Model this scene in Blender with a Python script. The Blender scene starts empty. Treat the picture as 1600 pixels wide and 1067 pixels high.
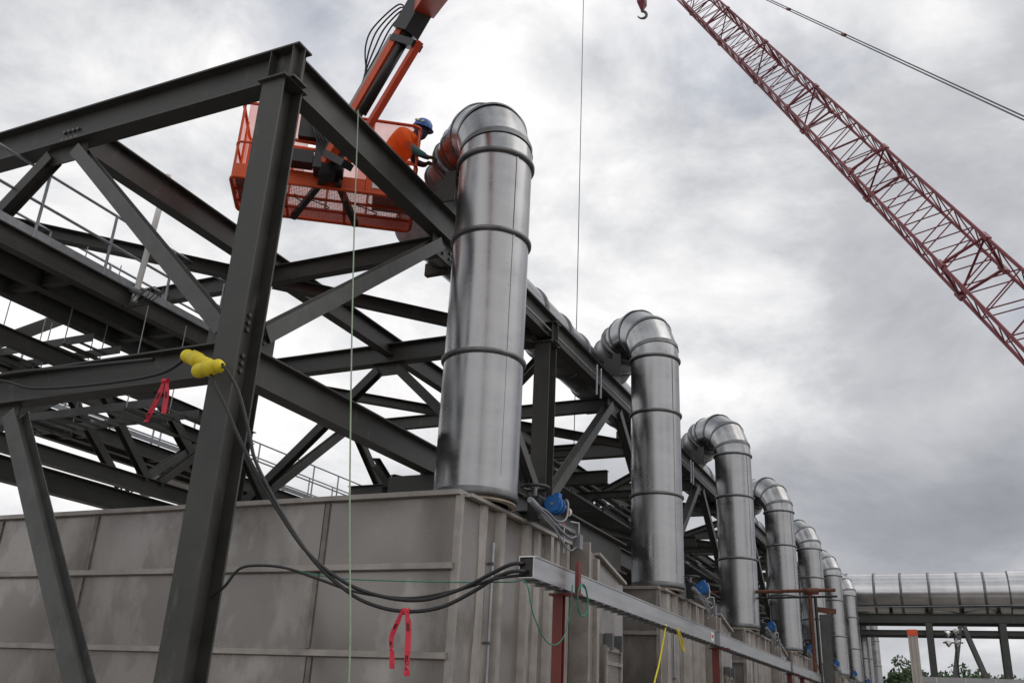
import bpy, math, random
from mathutils import Vector, Matrix
V = Vector
random.seed(7)
scene = bpy.context.scene
COL = scene.collection
R = math.radians

# ------------------------------------------------------------------ camera
YAW, PITCH, ROLL = -.444624, .385217, .0500069
fw = V((math.sin(YAW)*math.cos(PITCH), math.cos(YAW)*math.cos(PITCH), math.sin(PITCH)))
r0 = V((math.cos(YAW), -math.sin(YAW), 0)); u0 = r0.cross(fw)
rt = r0*math.cos(ROLL) + u0*math.sin(ROLL); up = u0*math.cos(ROLL) - r0*math.sin(ROLL)
cam = bpy.data.cameras.new('camera'); camo = bpy.data.objects.new('camera', cam); COL.objects.link(camo)
camo.matrix_world = Matrix(((rt.x, up.x, -fw.x, 0), (rt.y, up.y, -fw.y, 0), (rt.z, up.z, -fw.z, 1.6), (0, 0, 0, 1)))
cam.sensor_width = 36; cam.lens = 31.89; cam.clip_end = 6000; cam.clip_start = .05
scene.camera = camo

# ------------------------------------------------------------------ sky, sun, exposure
SUN_EL, SUN_AZ = R(52), R(60)            # azimuth from +Y towards +X
world = bpy.data.worlds.new('World'); scene.world = world; world.use_nodes = True
nt = world.node_tree; nt.nodes.clear()
def N(t, tree=None, **kw):
    n = (tree or nt).nodes.new(t)
    for k, v in kw.items(): setattr(n, k, v)
    return n
def mth(op, a, b=None, tree=None, clamp=False):
    tr = tree or nt; n = tr.nodes.new('ShaderNodeMath'); n.operation = op; n.use_clamp = clamp
    for i, s in enumerate((a, b)):
        if s is None: continue
        if isinstance(s, (int, float)): n.inputs[i].default_value = s
        else: tr.links.new(s, n.inputs[i])
    return n.outputs[0]
tc = N('ShaderNodeTexCoord')
sky = N('ShaderNodeTexSky', sky_type='NISHITA', sun_disc=False, sun_elevation=SUN_EL, sun_rotation=SUN_AZ)
sep = N('ShaderNodeSeparateXYZ'); nt.links.new(tc.outputs['Generated'], sep.inputs[0])
cmb = N('ShaderNodeCombineXYZ')
nt.links.new(sep.outputs[0], cmb.inputs[0]); nt.links.new(sep.outputs[1], cmb.inputs[1]); nt.links.new(mth('MULTIPLY', sep.outputs[2], 1.7), cmb.inputs[2])
def noise(vec, sc, det, rough, off, dist=0.0):
    mp = N('ShaderNodeMapping'); mp.inputs['Location'].default_value = off; nt.links.new(vec, mp.inputs[0])
    n = N('ShaderNodeTexNoise'); n.inputs['Scale'].default_value = sc; n.inputs['Detail'].default_value = det
    n.inputs['Roughness'].default_value = rough; n.inputs['Distortion'].default_value = dist
    nt.links.new(mp.outputs[0], n.inputs['Vector']); return n.outputs[0]
big = noise(cmb.outputs[0], 1.5, 2, .5, (9.447, 15.660, 0), .2)
fine = noise(cmb.outputs[0], 3.4, 11, .60, (12.356, 25.532, 0), .25)
shade = mth('ADD', mth('MULTIPLY', big, .55), mth('MULTIPLY', fine, .45))
shade = mth('ADD', mth('MULTIPLY', mth('SUBTRACT', shade, .5), 1.45), .503)
low = N('ShaderNodeMapRange'); low.interpolation_type = 'SMOOTHSTEP'; nt.links.new(sep.outputs[2], low.inputs[0])
low.inputs[1].default_value = .0; low.inputs[2].default_value = .42; low.inputs[3].default_value = -.10; low.inputs[4].default_value = .0
shade = mth('ADD', shade, low.outputs[0])
ramp = N('ShaderNodeValToRGB'); nt.links.new(shade, ramp.inputs[0])
el = ramp.color_ramp.elements
el[0].position = .12; el[0].color = (2.4, 2.5, 2.75, 1)
e = el.new(.28); e.color = (3.7, 3.85, 4.2, 1)
el[-1].position = .585; el[-1].color = (10.4, 10.2, 10.2, 1)
e = el.new(.43); e.color = (5.9, 6.0, 6.3, 1)
e = el.new(.51); e.color = (8.2, 8.25, 8.4, 1)
gap = noise(cmb.outputs[0], 2.2, 7, .55, (24.828, 27.940, 0), .5)
gr = N('ShaderNodeMapRange'); gr.interpolation_type = 'SMOOTHSTEP'; nt.links.new(gap, gr.inputs[0])
gr.inputs[1].default_value = .55; gr.inputs[2].default_value = .70; gr.inputs[3].default_value = 1.0; gr.inputs[4].default_value = .6
mix = N('ShaderNodeMix', data_type='RGBA')
nt.links.new(gr.outputs[0], mix.inputs[0])
skm = N('ShaderNodeVectorMath', operation='SCALE'); nt.links.new(sky.outputs[0], skm.inputs[0]); skm.inputs['Scale'].default_value = 1.0
nt.links.new(skm.outputs[0], mix.inputs[6]); nt.links.new(ramp.outputs[0], mix.inputs[7])
bg = N('ShaderNodeBackground'); bg.inputs[1].default_value = .1
nt.links.new(mix.outputs[2], bg.inputs[0])
wo = N('ShaderNodeOutputWorld'); nt.links.new(bg.outputs[0], wo.inputs[0])
sl = bpy.data.lights.new('sun', 'SUN'); sl.energy = .6; sl.angle = R(45); sl.color = (1, .96, .9)
so = bpy.data.objects.new('sun', sl); COL.objects.link(so)
sd = V((math.sin(SUN_AZ)*math.cos(SUN_EL), math.cos(SUN_AZ)*math.cos(SUN_EL), math.sin(SUN_EL)))
so.rotation_euler = sd.to_track_quat('Z', 'Y').to_euler(); so.location = (20, 10, 40)
vs = scene.view_settings
vs.view_transform = 'Standard'; vs.look = 'None'; vs.gamma = 1; vs.exposure = 0.0; vs.use_curve_mapping = False

# ------------------------------------------------------------------ materials
def mat(name, col, rough=.5, metal=0., var=.15, nscale=3., bump=0., bscale=20., stretch=(1, 1, 1), col2=None, rvar=0., alpha=None, c2thr=(.5, .7), coat=0, wear_or_reflection=None, bstretch=None, bdet=3):
    m = bpy.data.materials.new(name); m.use_nodes = True; t = m.node_tree; p = t.nodes['Principled BSDF']
    p.inputs['Metallic'].default_value = metal; p.inputs['Roughness'].default_value = rough
    if coat: p.inputs['Coat Weight'].default_value = coat
    co = t.nodes.new('ShaderNodeTexCoord'); mp = t.nodes.new('ShaderNodeMapping'); mp.inputs['Scale'].default_value = stretch
    gm = t.nodes.new('ShaderNodeNewGeometry')
    t.links.new(gm.outputs['Position'], mp.inputs[0])
    n = t.nodes.new('ShaderNodeTexNoise'); n.inputs['Scale'].default_value = nscale; n.inputs['Detail'].default_value = 6; n.inputs['Roughness'].default_value = .6
    t.links.new(mp.outputs[0], n.inputs['Vector'])
    rp = t.nodes.new('ShaderNodeValToRGB'); t.links.new(n.outputs[0], rp.inputs[0])
    a, b = rp.color_ramp.elements
    if col2 is None:
        a.position, b.position = .3, .7
        a.color = (*[c*(1-var) for c in col], 1); b.color = (*[min(1, c*(1+var)) for c in col], 1)
    else:
        a.position, b.position = c2thr; a.color = (*col, 1); b.color = (*col2, 1)
    t.links.new(rp.outputs[0], p.inputs['Base Color'])
    if wear_or_reflection:
        wc, ws, w0, w1, wst = wear_or_reflection
        mw = t.nodes.new('ShaderNodeMapping'); mw.inputs['Scale'].default_value = wst; t.links.new(gm.outputs['Position'], mw.inputs[0])
        nw = t.nodes.new('ShaderNodeTexNoise'); nw.inputs['Scale'].default_value = ws; nw.inputs['Detail'].default_value = 8; nw.inputs['Roughness'].default_value = .65
        t.links.new(mw.outputs[0], nw.inputs['Vector'])
        mr_ = t.nodes.new('ShaderNodeMapRange'); t.links.new(nw.outputs[0], mr_.inputs[0]); mr_.inputs[1].default_value = w0; mr_.inputs[2].default_value = w1
        mxw = t.nodes.new('ShaderNodeMix'); mxw.data_type = 'RGBA'; t.links.new(mr_.outputs[0], mxw.inputs[0]); t.links.new(rp.outputs[0], mxw.inputs[6]); mxw.inputs[7].default_value = (*wc, 1)
        t.links.new(mxw.outputs[2], p.inputs['Base Color'])
    if rvar:
        mr = t.nodes.new('ShaderNodeMapRange'); t.links.new(n.outputs[0], mr.inputs[0]); mr.inputs[1].default_value = .3; mr.inputs[2].default_value = .7
        mr.inputs[3].default_value = rough-rvar; mr.inputs[4].default_value = rough+rvar; t.links.new(mr.outputs[0], p.inputs['Roughness'])
    if bump:
        n2 = t.nodes.new('ShaderNodeTexNoise'); n2.inputs['Scale'].default_value = bscale; n2.inputs['Detail'].default_value = bdet
        if bstretch:
            mb_ = t.nodes.new('ShaderNodeMapping'); mb_.inputs['Scale'].default_value = bstretch; t.links.new(gm.outputs['Position'], mb_.inputs[0]); t.links.new(mb_.outputs[0], n2.inputs['Vector'])
        else: t.links.new(mp.outputs[0], n2.inputs['Vector'])
        bp = t.nodes.new('ShaderNodeBump'); bp.inputs['Strength'].default_value = 1; bp.inputs['Distance'].default_value = bump
        t.links.new(n2.outputs[0], bp.inputs['Height']); t.links.new(bp.outputs[0], p.inputs['Normal'])
    if alpha is not None: p.inputs['Alpha'].default_value = alpha
    return m
M = dict(
 steel=mat('grey_steel_paint', (.048, .048, .0445), .5, var=.3, nscale=2.5, bump=.0006, bscale=40, wear_or_reflection=((.10, .098, .09), 5, .60, .74, (1, 1, .35)), rvar=.1),
 steel_light=mat('pale_primer_paint', (.085, .088, .084), .5, var=.2, nscale=4, bump=.0005, bscale=40, wear_or_reflection=((.16, .155, .145), 6, .60, .75, (1, 1, .5))),
 stub=mat('plain_grey_duct', (.40, .40, .41), .5, .6, var=.15, nscale=3),
 bolt=mat('bolt_zinc', (.13, .13, .125), .45, .4, var=.3, nscale=30),
 galv=mat('galvanised_rail', (.36, .38, .41), .45, .5, var=.15, nscale=8),
 grating=mat('galvanised_grating', (.55, .56, .57), .6, .0, var=.15),
 grating_dark=mat('painted_deck', (.05, .05, .048), .6, var=.2),
 jacket=mat('brushed_jacket_metal', (.35, .35, .355), .29, 1., var=.14, nscale=1.1, bump=.006, bscale=.9, bdet=0, stretch=(1.0, 1.0, 2.2), rvar=.07, wear_or_reflection=((.20, .20, .20), 7, .66, .74, (1, 1, 2.5))),
 jacket_elbow=mat('elbow_jacket_metal', (.35, .355, .36), .24, 1., var=.30, nscale=2.2, bump=.006, bscale=1.5, bdet=1, rvar=.08),
 band=mat('weathered_band', (.17, .175, .18), .45, .8, var=.3, nscale=5),
 spool=mat('tan_spool_steel', (.34, .29, .24), .5, .4, var=.2, nscale=6),
 stainless=mat('stainless_sheet', (.285, .262, .242), .26, .62, var=.10, nscale=1.4, bump=.10, bscale=.6, bdet=1, rvar=.07, stretch=(1.5, 1.5, .45), bstretch=(1, 1, .8), wear_or_reflection=((.375, .35, .325), 1.25, .50, .575, (1, 1, .6))),  # lighter patches painted into the colour in place of mottled reflections
 stainless_trim=mat('stainless_trim', (.40, .37, .34), .42, .65, var=.2, nscale=4, bump=.001, bscale=15),
 stain=mat('heat_stained_strip', (.25, .22, .195), .45, .6, var=.3, nscale=5),
 alu=mat('aluminium_wireway', (.54, .54, .54), .33, .85, var=.14, nscale=2.5, stretch=(1, .5, 4), rvar=.06),
 red=mat('red_oxide_paint', (.15, .027, .022), .5, var=.2, nscale=6),
 orange=mat('orange_lift_paint', (.62, .075, .010), .5, var=.15, nscale=4, wear_or_reflection=((.30, .06, .025), 9, .62, .74, (1, 1, 1))),
 orange_dark=mat('orange_lift_boom', (.52, .050, .008), .5, var=.15, nscale=4),
 black=mat('black_parts', (.018, .018, .02), .45, var=.3, nscale=8),
 rubber=mat('black_rubber_cable', (.014, .014, .016), .42, var=.3, nscale=12),
 greyp=mat('lift_grey_paint', (.30, .30, .30), .45, var=.15),
 vest=mat('orange_vest', (.80, .16, .015), .75, var=.15, nscale=12, bump=.012, bscale=14),
 strip=mat('reflective_strip', (.55, .50, .22), .6, var=.1),
 helmet=mat('blue_helmet', (.02, .10, .36), .3, var=.1),
 sticker=mat('pale_sticker', (.55, .52, .30), .5, var=.2, nscale=30),
 skin=mat('skin_and_clothes', (.03, .035, .05), .8, var=.2, nscale=10),
 sleeve=mat('teal_sleeve', (.03, .12, .12), .8, var=.2, nscale=14),
 glove=mat('brown_glove', (.13, .08, .05), .8, var=.2, nscale=20),
 face=mat('dark_face_scarf', (.03, .035, .07), .8, var=.2, nscale=20),
 blue=mat('blue_actuator', (.012, .13, .40), .38, var=.12, nscale=8),
 tag_red=mat('red_cap', (.50, .03, .04), .5, var=.1),
 white=mat('white_paint', (.72, .72, .70), .5, var=.08),
 cond=mat('grey_conduit', (.22, .23, .25), .45, .2, var=.2, nscale=10),
 yellow=mat('yellow_connector', (.72, .58, .02), .45, var=.12, nscale=10),
 tape=mat('red_tape', (.62, .03, .06), .55, var=.2, nscale=10, bump=.004, bscale=20),
 ink=mat('tape_print', (.10, .008, .012), .6, var=.1),
 green=mat('green_rope', (.02, .20, .13), .7, var=.2, nscale=30),
 pale_rope=mat('pale_green_rope', (.30, .38, .28), .8, var=.2, nscale=60),
 yrope=mat('yellow_rope', (.70, .60, .03), .7, var=.15, nscale=40),
 crane=mat('crane_red', (.17, .020, .032), .5, var=.2, nscale=2),
 wire=mat('steel_wire_rope', (.10, .10, .11), .5, .4, var=.2),
 rust=mat('rusty_pipe', (.14, .050, .028), .75, var=.35, nscale=9),
 duct=mat('bright_duct', (.56, .56, .57), .2, 1., var=.14, nscale=.8, bump=.004, bscale=1.2, rvar=.06),
 lamp=mat('floodlight_shell', (.55, .55, .54), .25, .8, var=.1),
 post=mat('pale_post', (.42, .39, .35), .6, var=.12, nscale=6),
 capo=mat('orange_cap', (.75, .09, .02), .5, var=.1),
 roof=mat('trailer_roof_edge', (.40, .40, .39), .5, .2, var=.12, nscale=2),
 tblue=mat('trailer_blue_stripe', (.03, .05, .25), .5, var=.1),
 bark=mat('bark', (.08, .06, .045), .9, var=.3, nscale=8),
 leaf=mat('leaf', (.040, .075, .026), .7, var=.5, nscale=1.2),
 ground=mat('gravel_ground', (.23, .21, .185), .95, var=.25, nscale=1.5, bump=.03, bscale=12),
)
def net(name, col, op):
    m = bpy.data.materials.new(name); m.use_nodes = True; t = m.node_tree; t.nodes.clear()
    d = t.nodes.new('ShaderNodeBsdfDiffuse'); d.inputs[0].default_value = (*col, 1)
    tr = t.nodes.new('ShaderNodeBsdfTransparent'); tl = t.nodes.new('ShaderNodeBsdfTranslucent'); tl.inputs[0].default_value = (*col, 1)
    a = t.nodes.new('ShaderNodeAddShader'); mx = t.nodes.new('ShaderNodeMixShader'); o = t.nodes.new('ShaderNodeOutputMaterial')
    n = t.nodes.new('ShaderNodeTexNoise'); n.inputs['Scale'].default_value = 3.0
    mr = t.nodes.new('ShaderNodeMapRange'); mr.inputs[3].default_value = op-.12; mr.inputs[4].default_value = op+.12
    g = t.nodes.new('ShaderNodeNewGeometry'); t.links.new(g.outputs['Position'], n.inputs['Vector']); t.links.new(n.outputs[0], mr.inputs[0])
    t.links.new(d.outputs[0], a.inputs[0]); t.links.new(tl.outputs[0], a.inputs[1])
    t.links.new(mr.outputs[0], mx.inputs[0]); t.links.new(tr.outputs[0], mx.inputs[1]); t.links.new(a.outputs[0], mx.inputs[2]); t.links.new(mx.outputs[0], o.inputs[0])
    return m
M['net'] = net('orange_safety_mesh', (.50, .062, .010), .56)
M['floor_net'] = net('basket_floor_mesh', (.42, .10, .06), .40)

# ------------------------------------------------------------------ mesh builder
class MB:
    def __init__(s): s.v = []; s.f = []; s.sm = []
    def add(s, vs, fs, smooth=False):
        o = len(s.v); s.v += [V(p) for p in vs]; s.f += [[i+o for i in f] for f in fs]; s.sm += [smooth]*len(fs); return s
    def box(s, lo, hi, m=None):
        x0, y0, z0 = lo; x1, y1, z1 = hi
        vs = [V(p) for p in ((x0, y0, z0), (x1, y0, z0), (x1, y1, z0), (x0, y1, z0), (x0, y0, z1), (x1, y0, z1), (x1, y1, z1), (x0, y1, z1))]
        if m is not None: vs = [m @ p for p in vs]
        return s.add(vs, [(3, 2, 1, 0), (4, 5, 6, 7), (0, 1, 5, 4), (1, 2, 6, 5), (2, 3, 7, 6), (3, 0, 4, 7)])
    def prism(s, a, b, prof, upv=(0, 0, 1)):
        a, b = V(a), V(b); z = (b-a).normalized(); u = V(upv)
        if abs(z.dot(u)) > .99: u = V((0, 1, 0))
        x = z.cross(u).normalized(); y = x.cross(z)      # y ~ up, x ~ sideways
        n = len(prof)
        vs = [p + x*q[0] + y*q[1] for p in (a, b) for q in prof]
        fs = [(i, (i+1) % n, n+(i+1) % n, n+i) for i in range(n)] + [tuple(range(n))[::-1], tuple(range(n, 2*n))]
        return s.add(vs, fs)
    def ibeam(s, a, b, d, w, upv=(0, 0, 1), tf=None, tw=None):
        tf = tf or max(.012, d*.05); tw = tw or max(.009, d*.032); h = d/2; k = w/2; t = tw/2
        return s.prism(a, b, [(-k, -h), (k, -h), (k, -h+tf), (t, -h+tf), (t, h-tf), (k, h-tf), (k, h), (-k, h), (-k, h-tf), (-t, h-tf), (-t, -h+tf), (-k, -h+tf)], upv)
    def bar(s, a, b, w, h, upv=(0, 0, 1)): return s.prism(a, b, [(-w/2, -h/2), (w/2, -h/2), (w/2, h/2), (-w/2, h/2)], upv)
    def tube(s, pts, r, n=8, caps=True, closed=False):
        pts = [V(p) for p in pts]; m = len(pts); rr = r if isinstance(r, (list, tuple)) else [r]*m
        base = len(s.v); px = None
        for i, p in enumerate(pts):
            t = (pts[(i+1) % m]-pts[i-1]) if closed else (pts[min(i+1, m-1)]-pts[max(i-1, 0)])
            t.normalize()
            if px is None: px = t.orthogonal().normalized()
            px = (px - t*px.dot(t)).normalized(); py = t.cross(px)
            s.v += [p + (px*math.cos(2*math.pi*k/n) + py*math.sin(2*math.pi*k/n))*rr[i] for k in range(n)]
        for i in range(m if closed else m-1):
            j = (i+1) % m
            for k in range(n):
                s.f.append([base+i*n+k, base+i*n+(k+1) % n, base+j*n+(k+1) % n, base+j*n+k]); s.sm.append(True)
        if caps and not closed:
            s.f.append([base+k for k in range(n)][::-1]); s.sm.append(False)
            s.f.append([base+(m-1)*n+k for k in range(n)]); s.sm.append(False)
        return s
    def lathe(s, prof, n=40, m=None, cap=False):
        base = len(s.v); m = m or Matrix()
        for r, z in prof: s.v += [m @ V((r*math.cos(2*math.pi*k/n), r*math.sin(2*math.pi*k/n), z)) for k in range(n)]
        for i in range(len(prof)-1):
            for k in range(n):
                s.f.append([base+i*n+k, base+i*n+(k+1) % n, base+(i+1)*n+(k+1) % n, base+(i+1)*n+k]); s.sm.append(True)
        if cap:
            s.f.append([base+k for k in range(n)][::-1]); s.sm.append(False)
            s.f.append([base+(len(prof)-1)*n+k for k in range(n)]); s.sm.append(False)
        return s
    def build(s, name, m, parent=None, origin=None, kind=None):
        o = V(origin) if origin is not None else (wloc(parent) if parent else V((0, 0, 0)))
        me = bpy.data.meshes.new(name); me.from_pydata([tuple(p-o) for p in s.v], [], s.f); me.polygons.foreach_set('use_smooth', s.sm)
        me.materials.append(M[m] if isinstance(m, str) else m); me.update()
        ob = bpy.data.objects.new(name, me); COL.objects.link(ob)
        if parent: ob.parent = parent
        else: ob.location = o
        if kind: ob['kind'] = kind
        return ob
def wloc(o):
    p = V((0, 0, 0))
    while o: p += o.location; o = o.parent
    return p
def tag(o, label, cat, group=None):
    o['label'] = label; o['category'] = cat
    if group: o['group'] = group
    return o
def thing(name, label, cat, loc, group=None):
    o = bpy.data.objects.new(name, None); COL.objects.link(o); o.location = loc; o.empty_display_size = .2
    return tag(o, label, cat, group)
def copy_tree(o, parent=None):
    c = o.copy(); COL.objects.link(c); c.parent = parent
    for ch in [x for x in bpy.data.objects if x.parent == o]: copy_tree(ch, c)
    return c
UNIT = {}
def rod(parent, name, a, b, r, m, n=6):
    """a round bar as an object of its own; alike bars share one unit mesh"""
    key = (m, n)
    if key not in UNIT:
        mb = MB(); mb.tube([(0, 0, 0), (0, 0, 1)], 1, n); me = bpy.data.meshes.new('rod_'+m)
        me.from_pydata([tuple(p) for p in mb.v], [], mb.f); me.polygons.foreach_set('use_smooth', mb.sm); me.materials.append(M[m]); UNIT[key] = me
    a, b = V(a), V(b); d = b-a
    ob = bpy.data.objects.new(name, UNIT[key]); COL.objects.link(ob); ob.parent = parent
    ob.matrix_local = Matrix.Translation(a-wloc(parent)) @ d.to_track_quat('Z', 'Y').to_matrix().to_4x4() @ Matrix.Diagonal((r, r, d.length, 1))
    return ob
def spline(pts, n=8):
    pts = [V(p) for p in pts]; P = [pts[0]*2-pts[1]] + pts + [pts[-1]*2-pts[-2]]; out = []
    for i in range(1, len(P)-2):
        for k in range(n):
            t = k/n; a, b, c, d = P[i-1:i+3]
            out.append(.5*((2*b) + (c-a)*t + (2*a-5*b+4*c-d)*t*t + (3*b-a-3*c+d)*t**3))
    return out + [pts[-1]]
ORD = ['nearest', 'second', 'third', 'fourth', 'fifth', 'sixth', 'seventh', 'eighth', 'ninth', 'tenth']

# ------------------------------------------------------------------ ground
g = MB().add([(-1500, -300, 0), (1500, -300, 0), (1500, 3000, 0), (-1500, 3000, 0)], [(0, 1, 2, 3)]).build('ground', 'ground')
g['kind'] = 'structure'

# ------------------------------------------------------------------ steel frame
S = 7.77; Y0 = 6.445; NF = 7
XR, XM, XL = -6.08, -9.45, -12.92
TOP, MID, HZT = 8.44, 4.853, 3.80
sf = thing('steel_frame', 'dark grey bolted steel frame of columns, beams and braces left of the pipes', 'steel frame', (XM, Y0, 0))
def beam(name, a, b, d, w, m='steel', upv=(0, 0, 1)): return MB().ibeam(a, b, d, w, upv).build(name, m, sf)
def gusset(c, ax, w, h):
    c = V(c); t = .009
    if ax == 'x': MB().box((c.x-t, c.y-w/2, c.z-h/2), (c.x+t, c.y+w/2, c.z+h/2)).build('gusset_plate', 'steel', sf)
    else: MB().box((c.x-w/2, c.y-t, c.z-h/2), (c.x+w/2, c.y+t, c.z+h/2)).build('gusset_plate', 'steel', sf)
for k in range(NF):
    y = Y0+S*k; top = TOP if k == 0 else 8.235
    ctop = TOP-.494 if k == 0 else 8.235-.42
    for x in (XR, XL):
        c = MB().ibeam((x, y, 0), (x, y, ctop-.002), .33, .30, (0, 1, 0), .022, .016).build('column', 'steel', sf)
        MB().box((x-.19, y-.21, ctop), (x+.19, y+.21, ctop+.022)).build('cap_plate', 'steel', c)
        MB().box((x-.25, y-.25, .002), (x+.25, y+.25, .035)).build('base_plate', 'steel', c)
    bd = .47 if k == 0 else .40
    xb = beam('beam', (XL-.25, y, top-bd/2), (XR+.24, y, top-bd/2), bd, .24)
    for dx in (-.15, .16):
        MB().box((XR+dx-.006, y-.115, top-bd+.026), (XR+dx+.006, y+.115, top-.026)).build('stiffener', 'steel', xb)
    beam('beam', (XL+.17, y, MID-.18), (XR-.17, y, MID-.18), .36, .22)
    # chevrons in the cross frame
    for sx, xc in ((1, XR), (-1, XL)):
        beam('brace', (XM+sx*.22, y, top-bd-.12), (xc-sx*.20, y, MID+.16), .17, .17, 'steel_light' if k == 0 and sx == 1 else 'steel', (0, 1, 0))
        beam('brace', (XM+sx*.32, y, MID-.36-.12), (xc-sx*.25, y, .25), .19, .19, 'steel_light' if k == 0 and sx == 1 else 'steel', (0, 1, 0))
        gusset((xc-sx*.28, y, MID+.14), 'y', .28, .30)
    gusset((XM, y, top-bd-.12), 'y', .72, .24); gusset((XM, y, MID-.36-.11), 'y', .75, .22)
    # longitudinal members
    y1 = y+S; ym = y+S/2
    for x, tp, d, w in ((XR, TOP, .494, .22), (XM, 8.42, .42, .20), (XL, TOP, .494, .22)):
        ya = y+.13 if k == 0 else y
        beam('beam', (x, ya, tp-d/2), (x, y1-.002, tp-d/2), d, w)
    for x in (XR, XL):
        beam('beam', (x, y+.175, MID-.185), (x, y1-.175, MID-.185), .365, .2)
        for sy, yc in ((-1, y), (1, y1)):
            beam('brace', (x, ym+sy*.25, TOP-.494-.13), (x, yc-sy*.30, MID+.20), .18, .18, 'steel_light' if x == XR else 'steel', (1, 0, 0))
            gusset((x, yc-sy*.33, MID+.17), 'x', .36, .36)
        gusset((x, ym, TOP-.494-.15), 'x', .80, .30)
    beam('beam', (XL+.12, ym, 7.93), (XR-.12, ym, 7.93), .30, .16)
    a, b, c = ((XL, y), (XM, ym), (XR, y1)) if True else None
    beam('brace', (a[0]+.2, a[1]+.2, 7.90), (b[0]-.1, b[1]-.12, 7.90), .20, .17)
    beam('brace', (b[0]+.1, b[1]+.12, 7.90), (c[0]-.2, c[1]-.2, 7.90), .20, .17)
    if k:
        beam('brace', (XR-.2, y+.2, 7.65), (XM+.1, ym-.12, 7.65), .18, .15)
        # posts and low level ties seen through the bays
        beam('post', (XM, ym, MID), (XM, ym, 7.78), .2, .2, 'steel', (0, 1, 0))
        beam('beam', (XL+.12, ym, 6.3), (XR-.12, ym, 6.3), .28, .16)
        beam('beam', (XM, y+.2, 5.3), (XM, y1-.2, 5.3), .26, .16)
        beam('brace', (XM+.2, y+.2, 5.55), (XR-.2, y1-.3, 5.55), .18, .15)
        beam('brace', (XM-.2, y+.2, 5.9), (XL+.2, y1-.3, 5.9), .18, .15)
for k in range(1, 6):
    y = Y0+S*k
    for i in range(4):
        dm = MB(); ya = y+.3+i*1.85
        for q in range(15): dm.box((XM+.2, ya+q*.12, 5.60), (XR-.25, ya+q*.12+.05, 5.63))
        for q in range(5): dm.box((XM+.2+q*.72, ya, 5.57), (XM+.24+q*.72, ya+1.75, 5.60))
        dm.build('deck_panel', 'grating_dark', sf)
    for q, (x, z, r_) in enumerate(((-7.1, 5.05, .06), (-7.4, 5.05, .045), (-7.7, 5.1, .08), (-8.1, 5.05, .05), (-8.5, 5.12, .09), (-7.2, 6.55, .05), (-7.55, 6.57, .07), (-8.0, 6.56, .06))):
        rod(sf, 'service_pipe', (x, y+.2, z), (x, y+S-.2, z), r_, 'rust' if q % 3 == 1 else 'steel', 10)
    beam('beam', (XM+.1, y+2.2, 6.4), (XR-.12, y+2.2, 6.4), .16, .12); beam('beam', (XM+.1, y+5.9, 6.4), (XR-.12, y+5.9, 6.4), .16, .12)
    beam('brace', (XR-.3, y+.3, 5.7), (XM+.3, y+3.6, 7.6), .14, .12); beam('brace', (XM+.2, y+4.2, 7.6), (XL+.3, y+7.4, 5.2), .14, .12)
# bolts on the near column and gussets
def bolts(pts, ax):
    mb = MB()
    for p in pts:
        p = V(p); d = V((.028, 0, 0)) if ax == 'x' else V((0, -.028, 0))
        mb.tube([p, p+d], .024, 6)
    mb.build('bolt_group', 'bolt', sf, kind='stuff')
bolts([(XR+.008, Y0+dy, z) for dy in (-.06, .06) for z in (4.58, 4.66, 4.74, 5.02, 5.10, 5.18)], 'x')
bolts([(XR+.009, Y0+.24+dy, 4.93+dz+dy*.6) for dy in (0, .09, .18) for dz in (0, .09)], 'x')
bolts([(XM+dx, Y0-.012, TOP-.30+dz) for dx in (-.12, -.04, .04, .12) for dz in (-.06, .06)], 'y')
bolts([(XR+.02+dx, Y0+.2, TOP-.25+dz) for dx in (0, ) for dz in (-.15, -.05, .05, .15)], 'x')
bolts([(XR+.009, Y0+S/2+dy, TOP-.66+dz) for dy in (-.2, -.1, .1, .2) for dz in (-.04, .05)], 'x')
MB().box((-6.66, 10.3, HZT), (-5.95, 10.9, 4.46)).build('pedestal', 'steel', sf)
# second chord and web members on the far column line
beam('beam', (XL, Y0+.2, 6.25), (XL, Y0+S, 6.25), .26, .18)
for i in range(4):
    ya = Y0+.5+i*1.55; za, zb = (4.9, 6.1) if i % 2 else (6.1, 4.9)
    beam('brace', (XL, ya, za), (XL, ya+1.4, zb), .13, .13, 'steel_light' if i % 2 else 'steel', (1, 0, 0))
    beam('brace', (XL+1.7, ya+.6, zb-.2), (XL+1.7, ya+1.9, za-.2), .12, .12, 'steel', (1, 0, 0))
beam('beam', (XL+1.7, Y0+.2, 6.0), (XL+1.7, Y0+6.2, 6.0), .22, .16); beam('beam', (XL+1.7, Y0-2.5, 4.6), (XL+1.7, Y0+6.2, 4.6), .24, .16)
rod(sf, 'conduit_run', (XR+.135, 11.2, 8.05), (XR+.135, Y0+S*6, 8.05), .016, 'galv', 8)
for k in range(6):
    for dy in (-.5, -.25):
        rod(sf, 'hanger_rod', (XR+.18, 17.0+S*k+dy, 7.6), (XR+.18, 17.0+S*k+dy, 8.25), .02, 'galv', 8)
# dark pedestal box on the housings between bays and big low girders behind the pipes
for k in range(NF-1):
    y = Y0+S*k
    beam('girder', (-5.3, y+5.6, 4.25), (-5.3, y+S+2.0, 4.25), .55, .25)
    beam('beam', (-13.2, y+6.9, 4.35), (-5.45, y+6.9, 4.35), .45, .22)

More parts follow.
